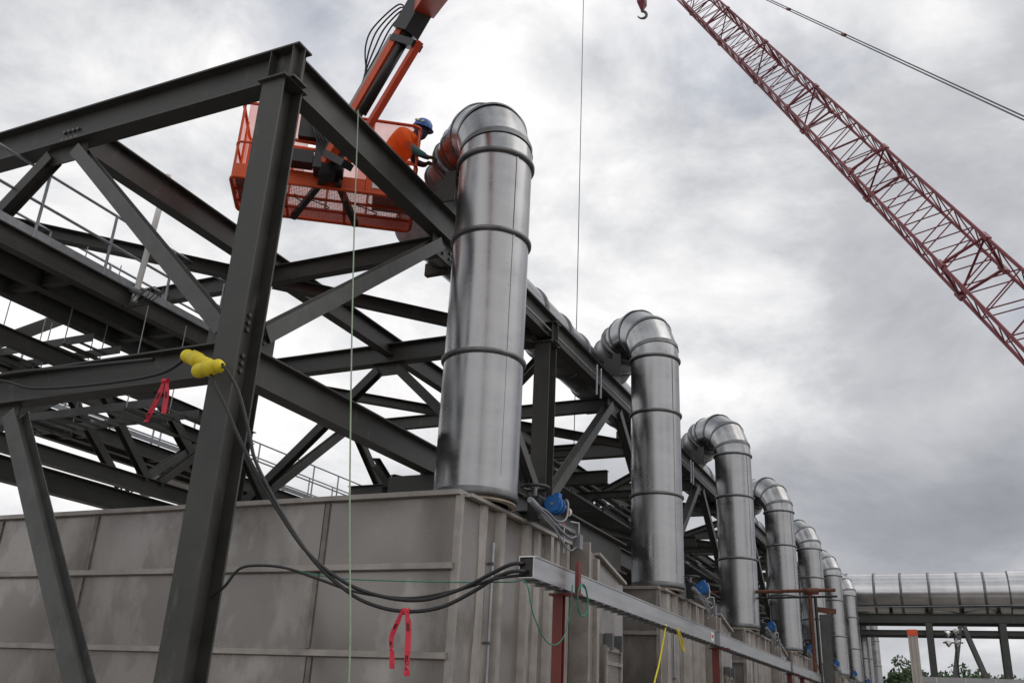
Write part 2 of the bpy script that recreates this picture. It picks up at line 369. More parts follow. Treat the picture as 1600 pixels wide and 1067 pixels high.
# ------------------------------------------------------------------ walkways with rails
def walkway(label, xr, z, y0, y1, side=1, w=1.8):
    t = thing('walkway', label, 'walkway', (xr, y0, z))
    n = 3
    for i in range(n):
        x = xr - side*i*w/(n-1)
        MB().ibeam((x, y0, z-.14), (x, y1, z-.14), .28, .15).build('stringer', 'steel', t)
    y = y0+.02; step = S/4
    while y < y1-.2:
        for i in range(n-1):
            xa = xr-side*(i*w/(n-1)+.10); xb = xr-side*((i+1)*w/(n-1)-.10); xa, xb = min(xa, xb), max(xa, xb)
            gm = MB()
            ye = min(y+step-.02, y1)
            for q in range(16):
                xx = xa+(xb-xa)*q/15; gm.box((xx-.006, y, z+.004), (xx+.006, ye, z+.012))
            for q in range(16):
                yy = y+.01+(ye-y-.04)*q/15; gm.box((xa, yy, z+.013), (xb, yy+.022, z+.020))
            gm.build('grating_panel', 'grating', t)
        MB().ibeam((xr-side*.05, y, z-.16), (xr-side*(w-.05), y, z-.13), .2, .12).build('cross_beam', 'steel', t)
        y += step
    for x in (xr, xr-side*w):
        MB().box((x-.005, y0, z+.04), (x+.005, y1, z+.15)).build('toe_board', 'galv', t)
        for h in (.52, .97): rod(t, 'rail', (x, y0, z+h), (x, y1, z+h), .021, 'galv', 8)
        y = y0+.06
        while y < y1:
            rod(t, 'rail_post', (x, y, z+.0), (x, y, z+.97), .021, 'galv', 8); y += 1.15
    return t
walkway('upper steel walkway with galvanised rails, at far left inside the frame', -10.2, 6.96, 5.6, 11.3, 1, 1.35)
walkway('farther walkway with thin rails, low behind the near column', -15.2, 6.55, 10.5, 30, 1, 1.0)
# light pole clamped to the walkway
lp = thing('light_pole', 'pale slim pole rising from the upper walkway with cable coil at foot', 'pole', (-10.13, 8.5, 6.9))
rod(lp, 'pole', (-10.13, 8.5, 6.80), (-10.13, 8.62, 9.0), .045, 'white', 10)
MB().tube([(-10.32, 8.32, 7.05), (-10.02, 8.52, 6.92)], .045, 8).build('clamp', 'cond', lp)
MB().tube([(-10.1+.18*math.cos(a*.5)+.01*a, 8.42+.10*math.sin(a*.5), 6.80+.20*math.sin(a*.5)) for a in range(40)], .008, 6).build('cable_coil', 'rubber', lp)
# ladder cable trays
def ladder_tray(label, a, b, w=.6, h=.12):
    a, b = V(a), V(b); d = (b-a).normalized(); sd_ = d.cross(V((0, 0, 1))).normalized()
    t = thing('ladder_tray', label, 'cable tray', a)
    for s_ in (-1, 1): MB().bar(a+sd_*s_*w/2, b+sd_*s_*w/2, .02, h).build('side_rail', 'steel_light', t)
    n = int((b-a).length/.25)
    for i in range(n):
        p = a+d*(.1+i*.25); MB().bar(p-sd_*w*.48-V((0, 0, .03)), p+sd_*w*.48-V((0, 0, .03)), .035, .025).build('rung', 'steel_light', t)
    for q in (.2, .8):
        p = a+(b-a)*q
        MB().bar(p-sd_*w*.7-V((0, 0, .085)), p+sd_*w*.7-V((0, 0, .085)), .05, .04).build('trapeze', 'steel', t)
        for s_ in (-1, 1): rod(t, 'hanger_rod', p+sd_*s_*w*.65-V((0, 0, .08)), p+sd_*s_*w*.65+V((0, 0, 1.5)), .008, 'galv')
ladder_tray('grey ladder cable tray under the middle beam, left of the near column', (-12.7, 9.1, 5.32), (-9.4, 9.1, 5.32))
ladder_tray('dark ladder cable tray hung below the upper walkway at left edge', (-13.0, 8.6, 6.25), (-10.6, 8.6, 6.25), .5)

# ------------------------------------------------------------------ far row of ducts at left
for i, (yy, z) in enumerate(((19.5, 7.3), (27.4, 7.3), (35.3, 7.3))):
    t = thing('far_duct', ['nearest', 'middle', 'farthest'][i]+' pale silver duct bend of the far row, behind the left walkway', 'duct', (-18.5, yy, 0), 'ducts of the far row')
    MB().tube([(-18.5, yy, 0), (-18.5, yy, z-.6)] + [(-18.5-.7+.7*math.cos(a), yy, z-.6+.7*math.sin(a)) for a in [R(q) for q in range(15, 91, 15)]] + [(-21, yy, z+.1)], .5, 28).build('pipe', 'jacket', t)
    for q in (z-.7, z-2.2): MB().lathe([(.505, q-.04), (.545, q-.04), (.545, q+.04), (.505, q+.04)], 28, Matrix.Translation((-18.5, yy, 0))).build('band', 'band', t)

# ------------------------------------------------------------------ filter housings
HX, HY, HZ = -4.62, 8.67, 3.804
def housing():
    t = thing('filter_housing', '', 'housing', (HX, HY, 0), 'stainless housings in a row')
    XW = -14.6
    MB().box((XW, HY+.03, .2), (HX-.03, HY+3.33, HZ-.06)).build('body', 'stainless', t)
    # rear section with a falling top
    b = MB(); y0, y1 = HY+3.34, HY+4.86
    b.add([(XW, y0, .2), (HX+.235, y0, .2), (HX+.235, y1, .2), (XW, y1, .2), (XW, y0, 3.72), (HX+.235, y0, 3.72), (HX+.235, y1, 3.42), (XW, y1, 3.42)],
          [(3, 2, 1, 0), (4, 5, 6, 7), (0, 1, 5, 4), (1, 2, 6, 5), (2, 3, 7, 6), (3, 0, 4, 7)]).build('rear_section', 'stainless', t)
    MB().bar((HX+.25, y0+.3, 3.70), (HX+.25, y1, 3.45), .10, .04).build('edge_trim', 'stainless_trim', t)
    cols = [XW, -12.0, -10.15, -8.3, -6.45, HX-.08]; rows = [.25, 1.17, 2.055, 2.96, HZ-.05]
    for i in range(5):
        for j in range(4):
            xa, xb, za, zb = cols[i]+.006, cols[i+1]-.006, rows[j]+.004, rows[j+1]-.004
            bow = random.uniform(.006, .016); mb = MB(); n = 5
            vs = []; fs = []
            for u in range(n+1):
                for w in range(n+1):
                    du, dw = u/n, w/n
                    vs.append((xa+(xb-xa)*du, HY+.012-bow*math.sin(math.pi*du)*math.sin(math.pi*dw), za+(zb-za)*dw))
            for u in range(n):
                for w in range(n): q = u*(n+1)+w; fs.append((q, q+n+1, q+n+2, q+1))
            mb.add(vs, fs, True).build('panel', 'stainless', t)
    for x in (-12.0, -10.15, -8.3, -6.45):
        for j in range(4):
            MB().box((x-.03+.05*(j % 2), HY-.008, rows[j]+.075), (x+.03+.05*(j % 2), HY+.026, rows[j+1]-.02)).build('seam_strip', 'stain', t)
    for z in (2.955, 2.05, 1.165):
        MB().add([(XW, HY-.085, z), (HX-.05, HY-.085, z), (HX-.05, HY-.085, z+.062), (XW, HY-.085, z+.062), (XW, HY+.024, z-.012), (HX-.05, HY+.024, z-.012), (HX-.05, HY+.024, z+.072), (XW, HY+.024, z+.072)],
                 [(0, 1, 2, 3), (4, 5, 1, 0), (3, 2, 6, 7), (1, 5, 6, 2), (4, 0, 3, 7)]).build('rib', 'stainless_trim', t)
    MB().box((XW, HY-.07, HZ-.055), (HX-.02, HY+.35, HZ)).build('top_lip', 'stainless_trim', t)
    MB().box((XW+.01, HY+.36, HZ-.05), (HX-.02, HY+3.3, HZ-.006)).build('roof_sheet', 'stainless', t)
    MB().box((HX-.078, HY-.03, .22), (HX+.0, HY+.028, HZ-.058)).build('corner_angle', 'stainless_trim', t)
    # right side: sheets with upright folded stiffeners
    ys = [HY+.03, HY+.92, HY+1.68, HY+2.42, HY+3.0]
    for i in range(4):
        n = 4; vs = []; fs = []; bow = random.uniform(.006, .02)
        for u in range(n+1):
            for w in range(7):
                vs.append((HX-.012+bow*math.sin(math.pi*u/n)*abs(math.sin(math.pi*w/6*2)), ys[i]+(ys[i+1]-ys[i])*u/n, .22+(HZ-.3)*w/6))
        for u in range(n):
            for w in range(6): q = u*7+w; fs.append((q, q+7, q+8, q+1))
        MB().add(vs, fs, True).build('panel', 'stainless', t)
    for y in ys[1:]+[HY+.50, HY+2.06, HY+2.72]:
        d = .07 if y in ys else .035
        MB().add([(HX-.02, y-.075, .22), (HX+d, y-.05, .22), (HX+d, y+.05, .22), (HX-.02, y+.075, .22), (HX-.02, y-.075, HZ-.07), (HX+d, y-.05, HZ-.07), (HX+d, y+.05, HZ-.07), (HX-.02, y+.075, HZ-.07)],
                 [(0, 1, 5, 4), (1, 2, 6, 5), (2, 3, 7, 6), (4, 5, 6, 7)]).build('stiffener', 'stainless_trim', t)
    MB().box((HX-.02, HY+.04, HZ-.068), (HX+.085, HY+3.28, HZ-.03)).build('side_lip', 'stainless_trim', t)
    p = MB(); p.box((HX-.01, HY+3.28, .22), (HX+.27, HY+3.335, HZ)); p.build('pilaster', 'stainless_trim', t)
    MB().box((HX+.236, HY+3.56, .3), (HX+.29, HY+3.66, 3.62)).build('rear_post', 'stainless_trim', t)
    # sight tube on brackets
    rod(t, 'sight_tube', (HX+.05, HY+.70, .8), (HX+.05, HY+.70, 3.35), .018, 'galv', 8)
    for z in (1.5, 2.25, 3.1): MB().box((HX-.01, HY+.68, z), (HX+.075, HY+.72, z+.03)).build('bracket', 'band', t)
    # access door
    DX = HX+.245
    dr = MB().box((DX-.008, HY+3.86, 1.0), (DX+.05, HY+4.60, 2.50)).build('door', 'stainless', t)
    for z in (1.02, 2.24, 2.42): MB().box((DX+.051, HY+3.88, z), (DX+.085, HY+4.58, z+.05)).build('door_rib', 'stainless_trim', dr)
    for y in (HY+3.87, HY+4.53): MB().box((DX+.051, y, 1.02), (DX+.08, y+.05, 2.46)).build('door_rib', 'stainless_trim', dr)
    for y in (HY+4.0, HY+4.42): MB().box((DX, y, 2.44), (DX+.12, y+.07, 2.66)).build('clamp', 'band', dr)
    MB().tube([(DX+.09, HY+4.25, 1.95), (DX+.15, HY+4.25, 1.95)], .06, 12).build('handle', 'black', dr)
    return t
hp = housing()
for k in range(7):
    h = hp if k == 0 else copy_tree(hp)
    h.location = (HX, HY+S*k, 0)
    h['label'] = (ORD[k]+' ribbed stainless housing, standing under the '+ORD[k]+' riser pipe') if k else 'nearest ribbed stainless housing, large front filling the lower left'

# ------------------------------------------------------------------ riser pipes
PX, PY, PR = -4.89, 9.47, .50
def riser():
    t = thing('riser_pipe', '', 'pipe', (PX, PY, HZ), 'silver riser pipes in a row')
    T = Matrix.Translation((PX, PY, 0))
    MB().lathe([(.44, HZ-.01), (.44, 3.96)], 36, T).build('spool', 'spool', t)
    MB().lathe([(.40, HZ-.002), (.49, HZ-.002), (.49, HZ+.02), (.40, HZ+.02)], 36, T).build('flange', 'spool', t)
    zs = [3.90, 5.60, 7.27, 8.45]
    for i in range(3):
        n = 64; mb = MB(); prof = []
        for q in range(5):
            prof.append((PR-.003*i, zs[i]+(zs[i+1]-zs[i])*q/4))
        mb.lathe(prof, 64, T).build('shell', 'jacket', t)
    MB().lathe([(.44, 3.86), (PR, 3.86)], 48, T).build('end_ring', 'band', t)
    for i, z in enumerate(zs):
        w = .035 if i else .05; o = .035 if i else .008
        MB().lathe([(PR-.01, z-w), (PR+o*.6, z-w), (PR+o, z-w*.4), (PR+o, z+w*.5), (PR-.004, z+w)], 64, T).build('band', 'band', t)
    # lengthwise lap seam
    a = R(-28)
    MB().box((-.012, -.003, 4.1), (.012, .004, 8.4), T @ Matrix.Rotation(a, 4, 'Z') @ Matrix.Translation((0, 0, 0)) @ Matrix.Translation((PR+.001, 0, 0)) @ Matrix.Rotation(R(90), 4, 'Z')).build('lap_seam', 'jacket', t)
    # mitred elbow, turned back towards the header, and the falling stub that meets it
    rb, cz = .93, 8.47; RZ = T @ Matrix.Rotation(R(-43), 4, 'Z'); n = 64
    angs = [0, 13, 42, 71, 100, 115]
    def ring(a, r):
        c = V((-rb+rb*math.cos(R(a)), 0, cz+rb*math.sin(R(a)))); u = V((math.cos(R(a)), 0, math.sin(R(a))))
        return [RZ @ (c+(u*math.cos(2*math.pi*k/n)+V((0, 1, 0))*math.sin(2*math.pi*k/n))*r) for k in range(n)]
    def loft(A, B): return MB().add(A+B, [(k, (k+1) % n, n+(k+1) % n, n+k) for k in range(n)], True)
    for i in range(len(angs)-1):
        loft(ring(angs[i], PR+.004*(i % 2)), ring(angs[i+1], PR+.004*(i % 2))).build('elbow_gore', 'jacket_elbow', t)
        if i: loft(ring(angs[i]-1.9, PR+.012), ring(angs[i]+1.9, PR+.012)).build('gore_seam', 'band', t)
    ea = R(115); e0 = V((-rb+rb*math.cos(ea), 0, cz+rb*math.sin(ea))); dd = V((-math.sin(ea), 0, math.cos(ea)))
    T2 = RZ @ Matrix.Translation(e0) @ dd.to_track_quat('Z', 'Y').to_matrix().to_4x4()
    MB().lathe([(PR, 0), (PR, .80)], 56, T2).build('stub', 'stub', t)
    for z0, w, o in ((.0, .045, .045), (.11, .02, .02), (.40, .03, .05)):
        MB().lathe([(PR-.01, z0-w), (PR+o, z0-w), (PR+o, z0+w), (PR-.03, z0+w)], 56, T2).build('band', 'band', t)
    # saddle between beam and stub
    sd_ = MB().box((-6.17, PY+.52, TOP+.002), (-5.99, PY+1.15, 8.86)); sd_.build('saddle', 'steel', t)
    MB().box((-5.985, PY+.50, TOP+.003), (-5.80, PY+.53, 8.95)).build('saddle_plate', 'steel', t)
    # lifting lug
    MB().tube([(PX+.02+.05*math.cos(R(w)), PY-.40, 8.86+.08*math.sin(R(w))) for w in range(0, 181, 30)], .008, 6).build('lug', 'band', t)
    return t
rp = riser()
for k in range(9):
    h = rp if k == 0 else copy_tree(rp)
    h.location = (PX, PY+S*k, HZ)
    h['label'] = ('nearest and tallest-looking brushed silver riser pipe with mitred elbow top' if k == 0 else ORD[k]+' brushed silver riser pipe with elbow top, counted from the camera')
# header duct lengths between the elbows
def header():
    t = thing('header_duct', '', 'duct', (-6.78, 10.75, 8.774), 'header duct lengths behind the elbows')
    T = Matrix.Translation((-6.78, 10.75, 8.774)) @ Matrix.Rotation(R(-90), 4, 'X')
    L = S-.01
    MB().lathe([(.40, 0), (.40, L-1.25), (.517, L-.75), (.517, L)] if False else [(.517, 0), (.517, L)], 48, T).build('shell', 'jacket', t)
    for z in (.05, 2.3, 3.9, 5.2, 6.3): MB().lathe([(.50, z-.03), (.555, z-.03), (.555, z+.03), (.50, z+.03)], 48, T).build('band', 'band', t)
    for z in (.0, L): MB().lathe([(.001, z), (.515, z)], 48, T).build('end_plate', 'band', t)
    for z in (.9, 3.2): MB().box((-7.2, 10.75+z-.05, TOP-.24), (-6.36, 10.75+z+.05, 8.42)).build('saddle', 'steel', t)
    return t
hd = header()
for k in range(7):
    h = hd if k == 0 else copy_tree(hd)
    h.location = (-6.78, 10.75+S*k, 8.774)
    h['label'] = ORD[k]+' length of silver header duct, lying behind the elbow of the '+ORD[k]+' riser'

# ------------------------------------------------------------------ valve actuators with handwheel and conduit
def actuator():
    o = V((-4.32, 10.45, 3.78)); t = thing('valve_actuator', '', 'actuator', o, 'blue valve actuators beside the pipes')
    P = lambda x, y, z: o+V((x, y, z))*.62
    MB().box(P(-.34, -.42, 0), P(-.10, -.10, .46)).build('gearbox', 'black', t)
    MB().box(P(-.18, -.30, -.06), P(.16, 1.0, .02)).build('mounting_plate', 'band', t)
    m = Matrix.Translation(P(.09, -.16, .34)) @ Matrix.Rotation(R(-90), 4, 'X') @ Matrix.Scale(.60, 4)
    b = MB().lathe([(.165, -.02), (.165, .02)], 28, m, True).lathe([(.195, .021), (.195, .075)], 28, m, True).lathe([(.175, .076), (.175, .20)], 28, m, True).lathe([(.195, .201), (.195, .24)], 28, m, True).lathe([(.15, .241), (.13, .42)], 28, m, True).build('motor', 'blue', t)
    MB().box(P(.05, .0, .50), P(.16, .16, .60)).build('terminal_box', 'blue', b)
    MB().lathe([(.035, -.05), (.035, -.01)], 12, m, True).build('shaft_cap', 'cond', b)
    for k in range(8):
        a = k*math.pi/4; MB().tube([m @ V((.165*math.cos(a), .165*math.sin(a), -.02)), m @ V((.165*math.cos(a), .165*math.sin(a), -.035))], .012, 6).build('bolt', 'blue', b)
    MB().lathe([(.10, .42), (.12, .44), (.12, .66), (.10, .70)], 20, m, True).build('switch_box', 'black', t)
    c = MB().lathe([(.09, .70), (.09, .86), (.07, .88)], 20, m, True).build('indicator', 'tag_red', t)
    MB().lathe([(.093, .79), (.093, .885), (.02, .89)], 20, m, True).build('indicator_lens', 'white', c)
    w = MB().tube([P(-.22+.27*math.cos(a), -.34+.27*math.sin(a), .64) for a in [2*math.pi*k/28 for k in range(28)]], .022, 8, closed=True).build('handwheel', 'black', t)
    for k in range(3):
        a = 2*math.pi*k/3+.4; rod(w, 'spoke', P(-.22, -.34, .60), P(-.22+.26*math.cos(a), -.34+.26*math.sin(a), .64), .014, 'black')
    rod(t, 'wheel_stem', P(-.22, -.34, .44), P(-.22, -.34, .62), .03, 'cond', 8)
    for i, pts in enumerate(([(.13, -.9, .12), (.14, -.5, .10), (.18, -.1, .0), (.24, .2, .10), (.20, .42, .42), (.12, .52, .56), (.06, .58, .52)],
                [(.13, -.85, .08), (.16, -.4, -.02), (.2, .1, -.16), (.2, .6, -.20), (.18, 1.0, -.10)],
                [(.12, -.88, .03), (.17, -.3, -.10), (.2, .15, -.36), (.19, .6, -.46), (.18, 1.05, -.30)],
                [(.11, -.8, .0), (.2, -.2, -.22), (.16, .2, -.45)])):
        MB().tube(spline([P(*p) for p in pts], 6), .014 if i < 2 else .010, 8).build('conduit', 'cond', t)
    MB().tube([P(.12, -1.35, .17), P(.13, -.85, .06)], .038, 8).build('junction_fitting', 'cond', t)
    MB().box(P(.10, .98, -.36), P(.26, 1.16, -.06)).build('solenoid_box', 'cond', t)
    rod(t, 'tubing', P(.2, 1.06, -.06), P(.2, 1.06, .18), .012, 'galv'); rod(t, 'tubing', P(.2, 1.06, .18), P(.08, .86, .18), .012, 'galv')
    rod(t, 'tubing', P(.15, .0, -.02), P(.18, .6, -.05), .010, 'galv'); rod(t, 'stand', P(.16, .32, -.55), P(.16, .32, -.02), .012, 'galv')
    MB().box(P(.02, .35, .0), P(.12, .50, .07)).build('red_clip', 'tag_red', t)
    return t
ap = actuator()
for k in range(7):
    h = ap if k == 0 else copy_tree(ap)
    h.location = (-4.32, 10.45+S*k, 3.78)
    h['label'] = 'blue valve actuator with grey conduits beside the foot of the '+ORD[k]+' riser pipe'

# ------------------------------------------------------------------ aluminium wireway on red posts
ww = thing('wireway', 'long aluminium cable wireway on red posts along the housings', 'cable tray', (-3.04, 6.9, 0))
YB = [6.80, 13.4, 20.2, 27.0]
for i in range(3):
    a, b = YB[i]+.004, YB[i+1]-.004
    mb = MB(); x0, x1, z0, z1 = -3.08, -2.95, 2.585, 2.75; th = .006
    mb.box((x1-th, a, z0), (x1, b, z1)); mb.box((x0, a, z0), (x0+th, b, z1)); mb.box((x0+th, a, z0), (x1-th, b, z0+th)); mb.box((x0-.01, a+.02, z1+.001), (x1+.01, b, z1+.012))
    sct = mb.build('section', 'alu', ww)
    n = int((b-a)/.22)
    for q in range(n):
        y = a+.12+q*.22; MB().box((x0-.01, y, z0-.02), (x1+.015, y+.05, z0-.002)).build('rung', 'band', sct)
    MB().box((x1, b-.12, z0-.01), (x1+.010, b+.12, z1+.01)).build('joint_plate', 'band', ww)
MB().box((-3.073, 6.83, 2.592), (-2.957, 6.85, 2.743)).build('end_seal', 'black', ww)
MB().box((-2.949, 13.0, 2.61), (-2.944, 13.14, 2.72)).build('label_plate', 'white', ww)
MB().box((-2.943, 13.03, 2.65), (-2.940, 13.11, 2.69)).build('label_mark', 'tag_red', ww)
for y, hi in ((7.60, 2.83), (13.65, 2.60), (20.4, 2.60), (22.2, 2.60)):
    p = MB().ibeam((-3.04, y, 0), (-3.04, y, 2.54), .085, .085, (0, 1, 0)).build('post', 'red', ww)
    MB().box((-3.12, y-.055, 2.541), (-2.84, y+.055, 2.560)).build('arm_plate', 'red', p)
    if hi > 2.7: MB().box((-2.89, y-.02, 2.561), (-2.855, y+.04, hi)).build('upright_tab', 'red', p)

# ------------------------------------------------------------------ power cables, connectors, tape and ropes
def rope(name, pts, r, m, label, cat, n=10, group=None):
    pts = [V(p) for p in pts]
    return tag(MB().tube(spline(pts, n), r, 8).build(name, m, origin=pts[0]), label, cat, group)
rope('power_cable', [(-6.03, 5.99, 4.47), (-5.964, 6.0, 4.405), (-5.847, 6.0, 4.224), (-5.71, 6.02, 4.029), (-5.55, 6.06, 3.76), (-5.40, 6.12, 3.512), (-5.132, 6.202, 3.132), (-4.804, 6.296, 2.748), (-4.463, 6.41, 2.508), (-4.15, 6.524, 2.408), (-3.853, 6.637, 2.396), (-3.567, 6.751, 2.494), (-3.30, 6.77, 2.62), (-3.12, 6.77, 2.69), (-3.03, 6.90, 2.70), (-3.03, 7.4, 2.69)], .016, 'rubber', 'upper of two thick black power cables sagging from yellow connector to wireway', 'cable')
rope('power_cable', [(-5.80, 5.98, 4.42), (-5.714, 5.98, 4.345), (-5.583, 6.034, 4.133), (-5.432, 6.082, 3.756), (-5.338, 6.112, 3.507), (-5.069, 6.221, 3.078), (-4.742, 6.315, 2.681), (-4.427, 6.419, 2.432), (-4.191, 6.505, 2.33), (-3.942, 6.599, 2.301), (-3.702, 6.694, 2.347), (-3.468, 6.77, 2.473), (-3.22, 6.76, 2.60), (-3.02, 6.80, 2.635), (-3.0, 7.4, 2.63)], .016, 'rubber', 'lower of two thick black power cables, red tape tied at its lowest point', 'cable')
rope('power_cable', [(-12.6, 6.22, 4.66), (-11.0, 6.22, 4.58), (-9.9, 6.22, 4.74), (-9.0, 6.22, 4.78), (-8.0, 6.22, 4.74), (-6.9, 6.18, 4.68)], .022, 'rubber', 'black cable draped along the upper edge of the middle beam', 'cable')
rope('power_cable', [(-12.6, 6.25, 4.60), (-11.2, 6.25, 4.50), (-9.5, 6.25, 4.74), (-8.6, 6.22, 4.56), (-7.6, 6.2, 4.50), (-6.75, 6.15, 4.50), (-6.35, 6.1, 4.62)], .018, 'rubber', 'thinner black cable sagging across the middle beam towards the near column', 'cable')
rope('power_cable', [(-5.95, 6.5, 2.40), (-5.808, 6.502, 2.507), (-5.691, 6.524, 2.659), (-5.472, 6.557, 2.688), (-5.215, 6.595, 2.662), (-4.894, 6.642, 2.571), (-4.522, 6.699, 2.468), (-4.058, 6.775, 2.428), (-3.619, 6.81, 2.497), (-3.26, 6.74, 2.57), (-3.04, 6.82, 2.61)], .012, 'rubber', 'thin dark cable sagging behind the thick pair, in front of the housing', 'cable')
def connector(a, b, label):
    a, b = V(a), V(b); t = thing('cable_connector', label, 'connector', a); d = (b-a); q = d.to_track_quat('Z', 'Y').to_matrix().to_4x4(); T = Matrix.Translation(a) @ q; L = d.length
    MB().lathe([(.02, -.01), (.045, 0), (.062, .02), (.07, .05), (.07, .09), (.060, .10), (.060, .12), (.068, .13), (.068, L*.48), (.078, L*.49), (.078, L*.56), (.066, L*.57), (.066, L*.8), (.056, L*.81), (.056, L*.84), (.066, L*.85), (.066, L-.03), (.045, L), (.02, L+.01)], 18, T).build('shell', 'yellow', t)
    MB().box((-.018, .06, .14), (.018, .082, L*.5), T).build('latch', 'yellow', t)
connector((-6.46, 6.15, 4.66), (-6.02, 6.06, 4.47), 'yellow barrel connector, the left of two on the near column')
connector((-6.14, 6.00, 4.40), (-5.80, 5.98, 4.42), 'yellow barrel connector, the right and lower of two on the near column')
def tape(base, strips, label):
    t = thing('warning_tape', label, 'tape', base)
    for pts, w in strips:
        P = [V(base)+V(p) for p in pts]; P = spline(P, 5); mb = MB(); vs = []; n = len(P)
        for i, p in enumerate(P):
            tw = V((math.cos(i*.12), .55*math.sin(i*.2+.4), 0)).normalized()*w*.5*(.75 if i < 3 else 1)
            nn = V((0, .003, 0)); vs += [p-tw-nn, p+tw-nn, p+tw+nn, p-tw+nn]
        fs = []
        for i in range(n-1):
            for k in range(4): fs.append((i*4+k, i*4+(k+1) % 4, i*4+4+(k+1) % 4, i*4+4+k))
        s_ = mb.add(vs, fs).build('strip', 'tape', t)
        for i0 in range(4, n-3, 7):
            pv = []; 
            for i in (i0, i0+2):
                for q in (.25, .75): pv.append(vs[i*4].lerp(vs[i*4+1], q)+V((0, -.004, 0)))
            MB().add(pv, [(0, 1, 3, 2)]).build('print', 'ink', s_)
    MB().tube([V(base)+V((-.035, 0, .0)), V(base)+V((.035, 0, 0))], .026, 8).build('knot', 'tape', t)
tape((-3.97, 6.585, 2.30), [([(-.02, -.02, 0), (-.07, -.02, -.12), (-.10, -.02, -.21), (-.08, -.02, -.33), (-.07, -.02, -.44)], .038), ([(.02, -.02, 0), (.05, -.02, -.12), (.06, -.02, -.3), (.07, -.02, -.49)], .045)], 'red printed warning tape tied on the sagging black cables')
tape((-6.66, 6.16, 4.42), [([(-.02, 0, 0), (-.05, 0, -.15), (-.11, 0, -.30), (-.15, 0, -.41)], .045), ([(.02, 0, 0), (.05, 0, -.15), (.06, 0, -.34)], .045)], 'red printed warning tape hanging below the middle beam, left of near column')
rope('tag_rope', [(-6.62, 8.45, 9.20), (-6.3, 8.05, 8.75), (-5.97, 7.70, 8.475), (-5.94, 7.67, 8.40), (-5.80, 7.55, 7.8), (-5.42, 7.2, 6.4), (-4.9, 6.72, 4.65), (-4.55, 6.48, 3.1), (-4.25, 6.3, 1.73), (-4.15, 6.25, .05)], .0075, 'pale_rope', 'pale green rope hanging from the lift over the beam, past the housing front', 'rope')
rope('green_cord', [(-5.95, 6.6, 2.45), (-5.9, 6.601, 2.537), (-5.755, 6.621, 2.686), (-5.412, 6.659, 2.697), (-4.822, 6.725, 2.598), (-4.212, 6.77, 2.569), (-3.523, 6.79, 2.553), (-3.14, 6.78, 2.55), (-2.93, 6.62, 2.52), (-2.90, 6.72, 2.292), (-2.90, 7.02, 2.112), (-2.90, 7.32, 2.151), (-2.90, 7.497, 2.373), (-2.90, 7.55, 2.63)], .005, 'green', 'thin green cord looping from the near column to the first red post', 'cord')
tag(MB().tube([(-2.83+.0008*a, 7.60+.13*math.cos(a)+.015*math.sin(a*.37), 2.50+.13*math.sin(a)+.01*math.sin(a*.6)) for a in [2*math.pi*k/40 for k in range(110)]], .005, 6).build('cord_coil', 'green', origin=(-2.9, 7.8, 2.5)), 'coil of green cord hung on the first red post', 'cord')
rope('yellow_cord', [(-2.95, 10.72, 2.60), (-2.95, 10.58, 2.4), (-2.95, 10.4, 2.15), (-2.95, 10.15, 1.85), (-2.95, 9.9, 1.2)], .010, 'yrope', 'yellow cord hanging from the wireway in front of the second housing', 'cord')
rope('yellow_cord', [(-2.95, 11.2, 2.61), (-2.95, 11.35, 2.45), (-2.95, 11.50, 2.36), (-2.95, 11.45, 2.48), (-2.95, 11.25, 2.60)], .010, 'yrope', 'short loop of yellow cord under the wireway, right of the long one', 'cord')

# ------------------------------------------------------------------ boom lift
BO = V((-8.454, 8.227, 8.377)); ex = V((.826, .564, 0)).normalized(); ey = V((-ex.y, ex.x, 0))
BL, BD, BH = 2.60, 1.0, 1.27
def Bp(s, t, h): return BO+ex*s+ey*t+V((0, 0, h))
BM = Matrix.Translation(BO) @ Matrix(((ex.x, ey.x, 0, 0), (ex.y, ey.y, 0, 0), (0, 0, 1, 0), (0, 0, 0, 1)))
bl = thing('boom_lift', 'orange boom lift with mesh work basket raised beside the nearest riser', 'boom lift', BO)
bk = bpy.data.objects.new('basket', None); COL.objects.link(bk); bk.parent = bl
def rect(h, r=.10):
    pts = []
    for cx_, cy_, a0 in ((BL-r, r, -90), (BL-r, BD-r, 0), (r, BD-r, 90), (r, r, 180)):
        for a in range(0, 91, 30): pts.append(Bp(cx_+r*math.cos(R(a0+a)), cy_+r*math.sin(R(a0+a)), h))
    return pts
for h, r_, nm in ((BH, .024, 'top_rail'), (.60, .018, 'mid_rail'), (.02, .026, 'bottom_rail')):
    MB().tube(rect(h), r_, 8, closed=True).build(nm, 'orange', bk)
# toe board all round
pts = rect(.02); pt2 = rect(.24); n = len(pts)
MB().add(pts+pt2, [(k, (k+1) % n, n+(k+1) % n, n+k) for k in range(n)]).build('toe_board', 'orange', bk)
for s_ in (.02, .70, 1.28, 1.90, BL-.02):
    for t_ in (.0, BD):
        if s_ in (.02, BL-.02): tt = .06 if t_ == 0 else BD-.06
        else: tt = t_
        rod(bk, 'upright', Bp(s_, tt, .02), Bp(s_, tt, BH), .019, 'orange', 8)
for s_ in (.02, BL-.02): rod(bk, 'upright', Bp(s_, BD/2, .02), Bp(s_, BD/2, BH), .018, 'orange', 8)
def sheet(a, b, c, d, nm, m): MB().add([a, b, c, d], [(0, 1, 2, 3)]).build(nm, m, bk)
sheet(Bp(.1, .0, .24), Bp(1.0, .0, .24), Bp(1.0, .0, BH), Bp(.1, .0, BH), 'mesh_panel', 'net')
sheet(Bp(1.75, .0, .24), Bp(BL-.1, .0, .24), Bp(BL-.1, .0, BH), Bp(1.75, .0, BH), 'mesh_panel', 'net')
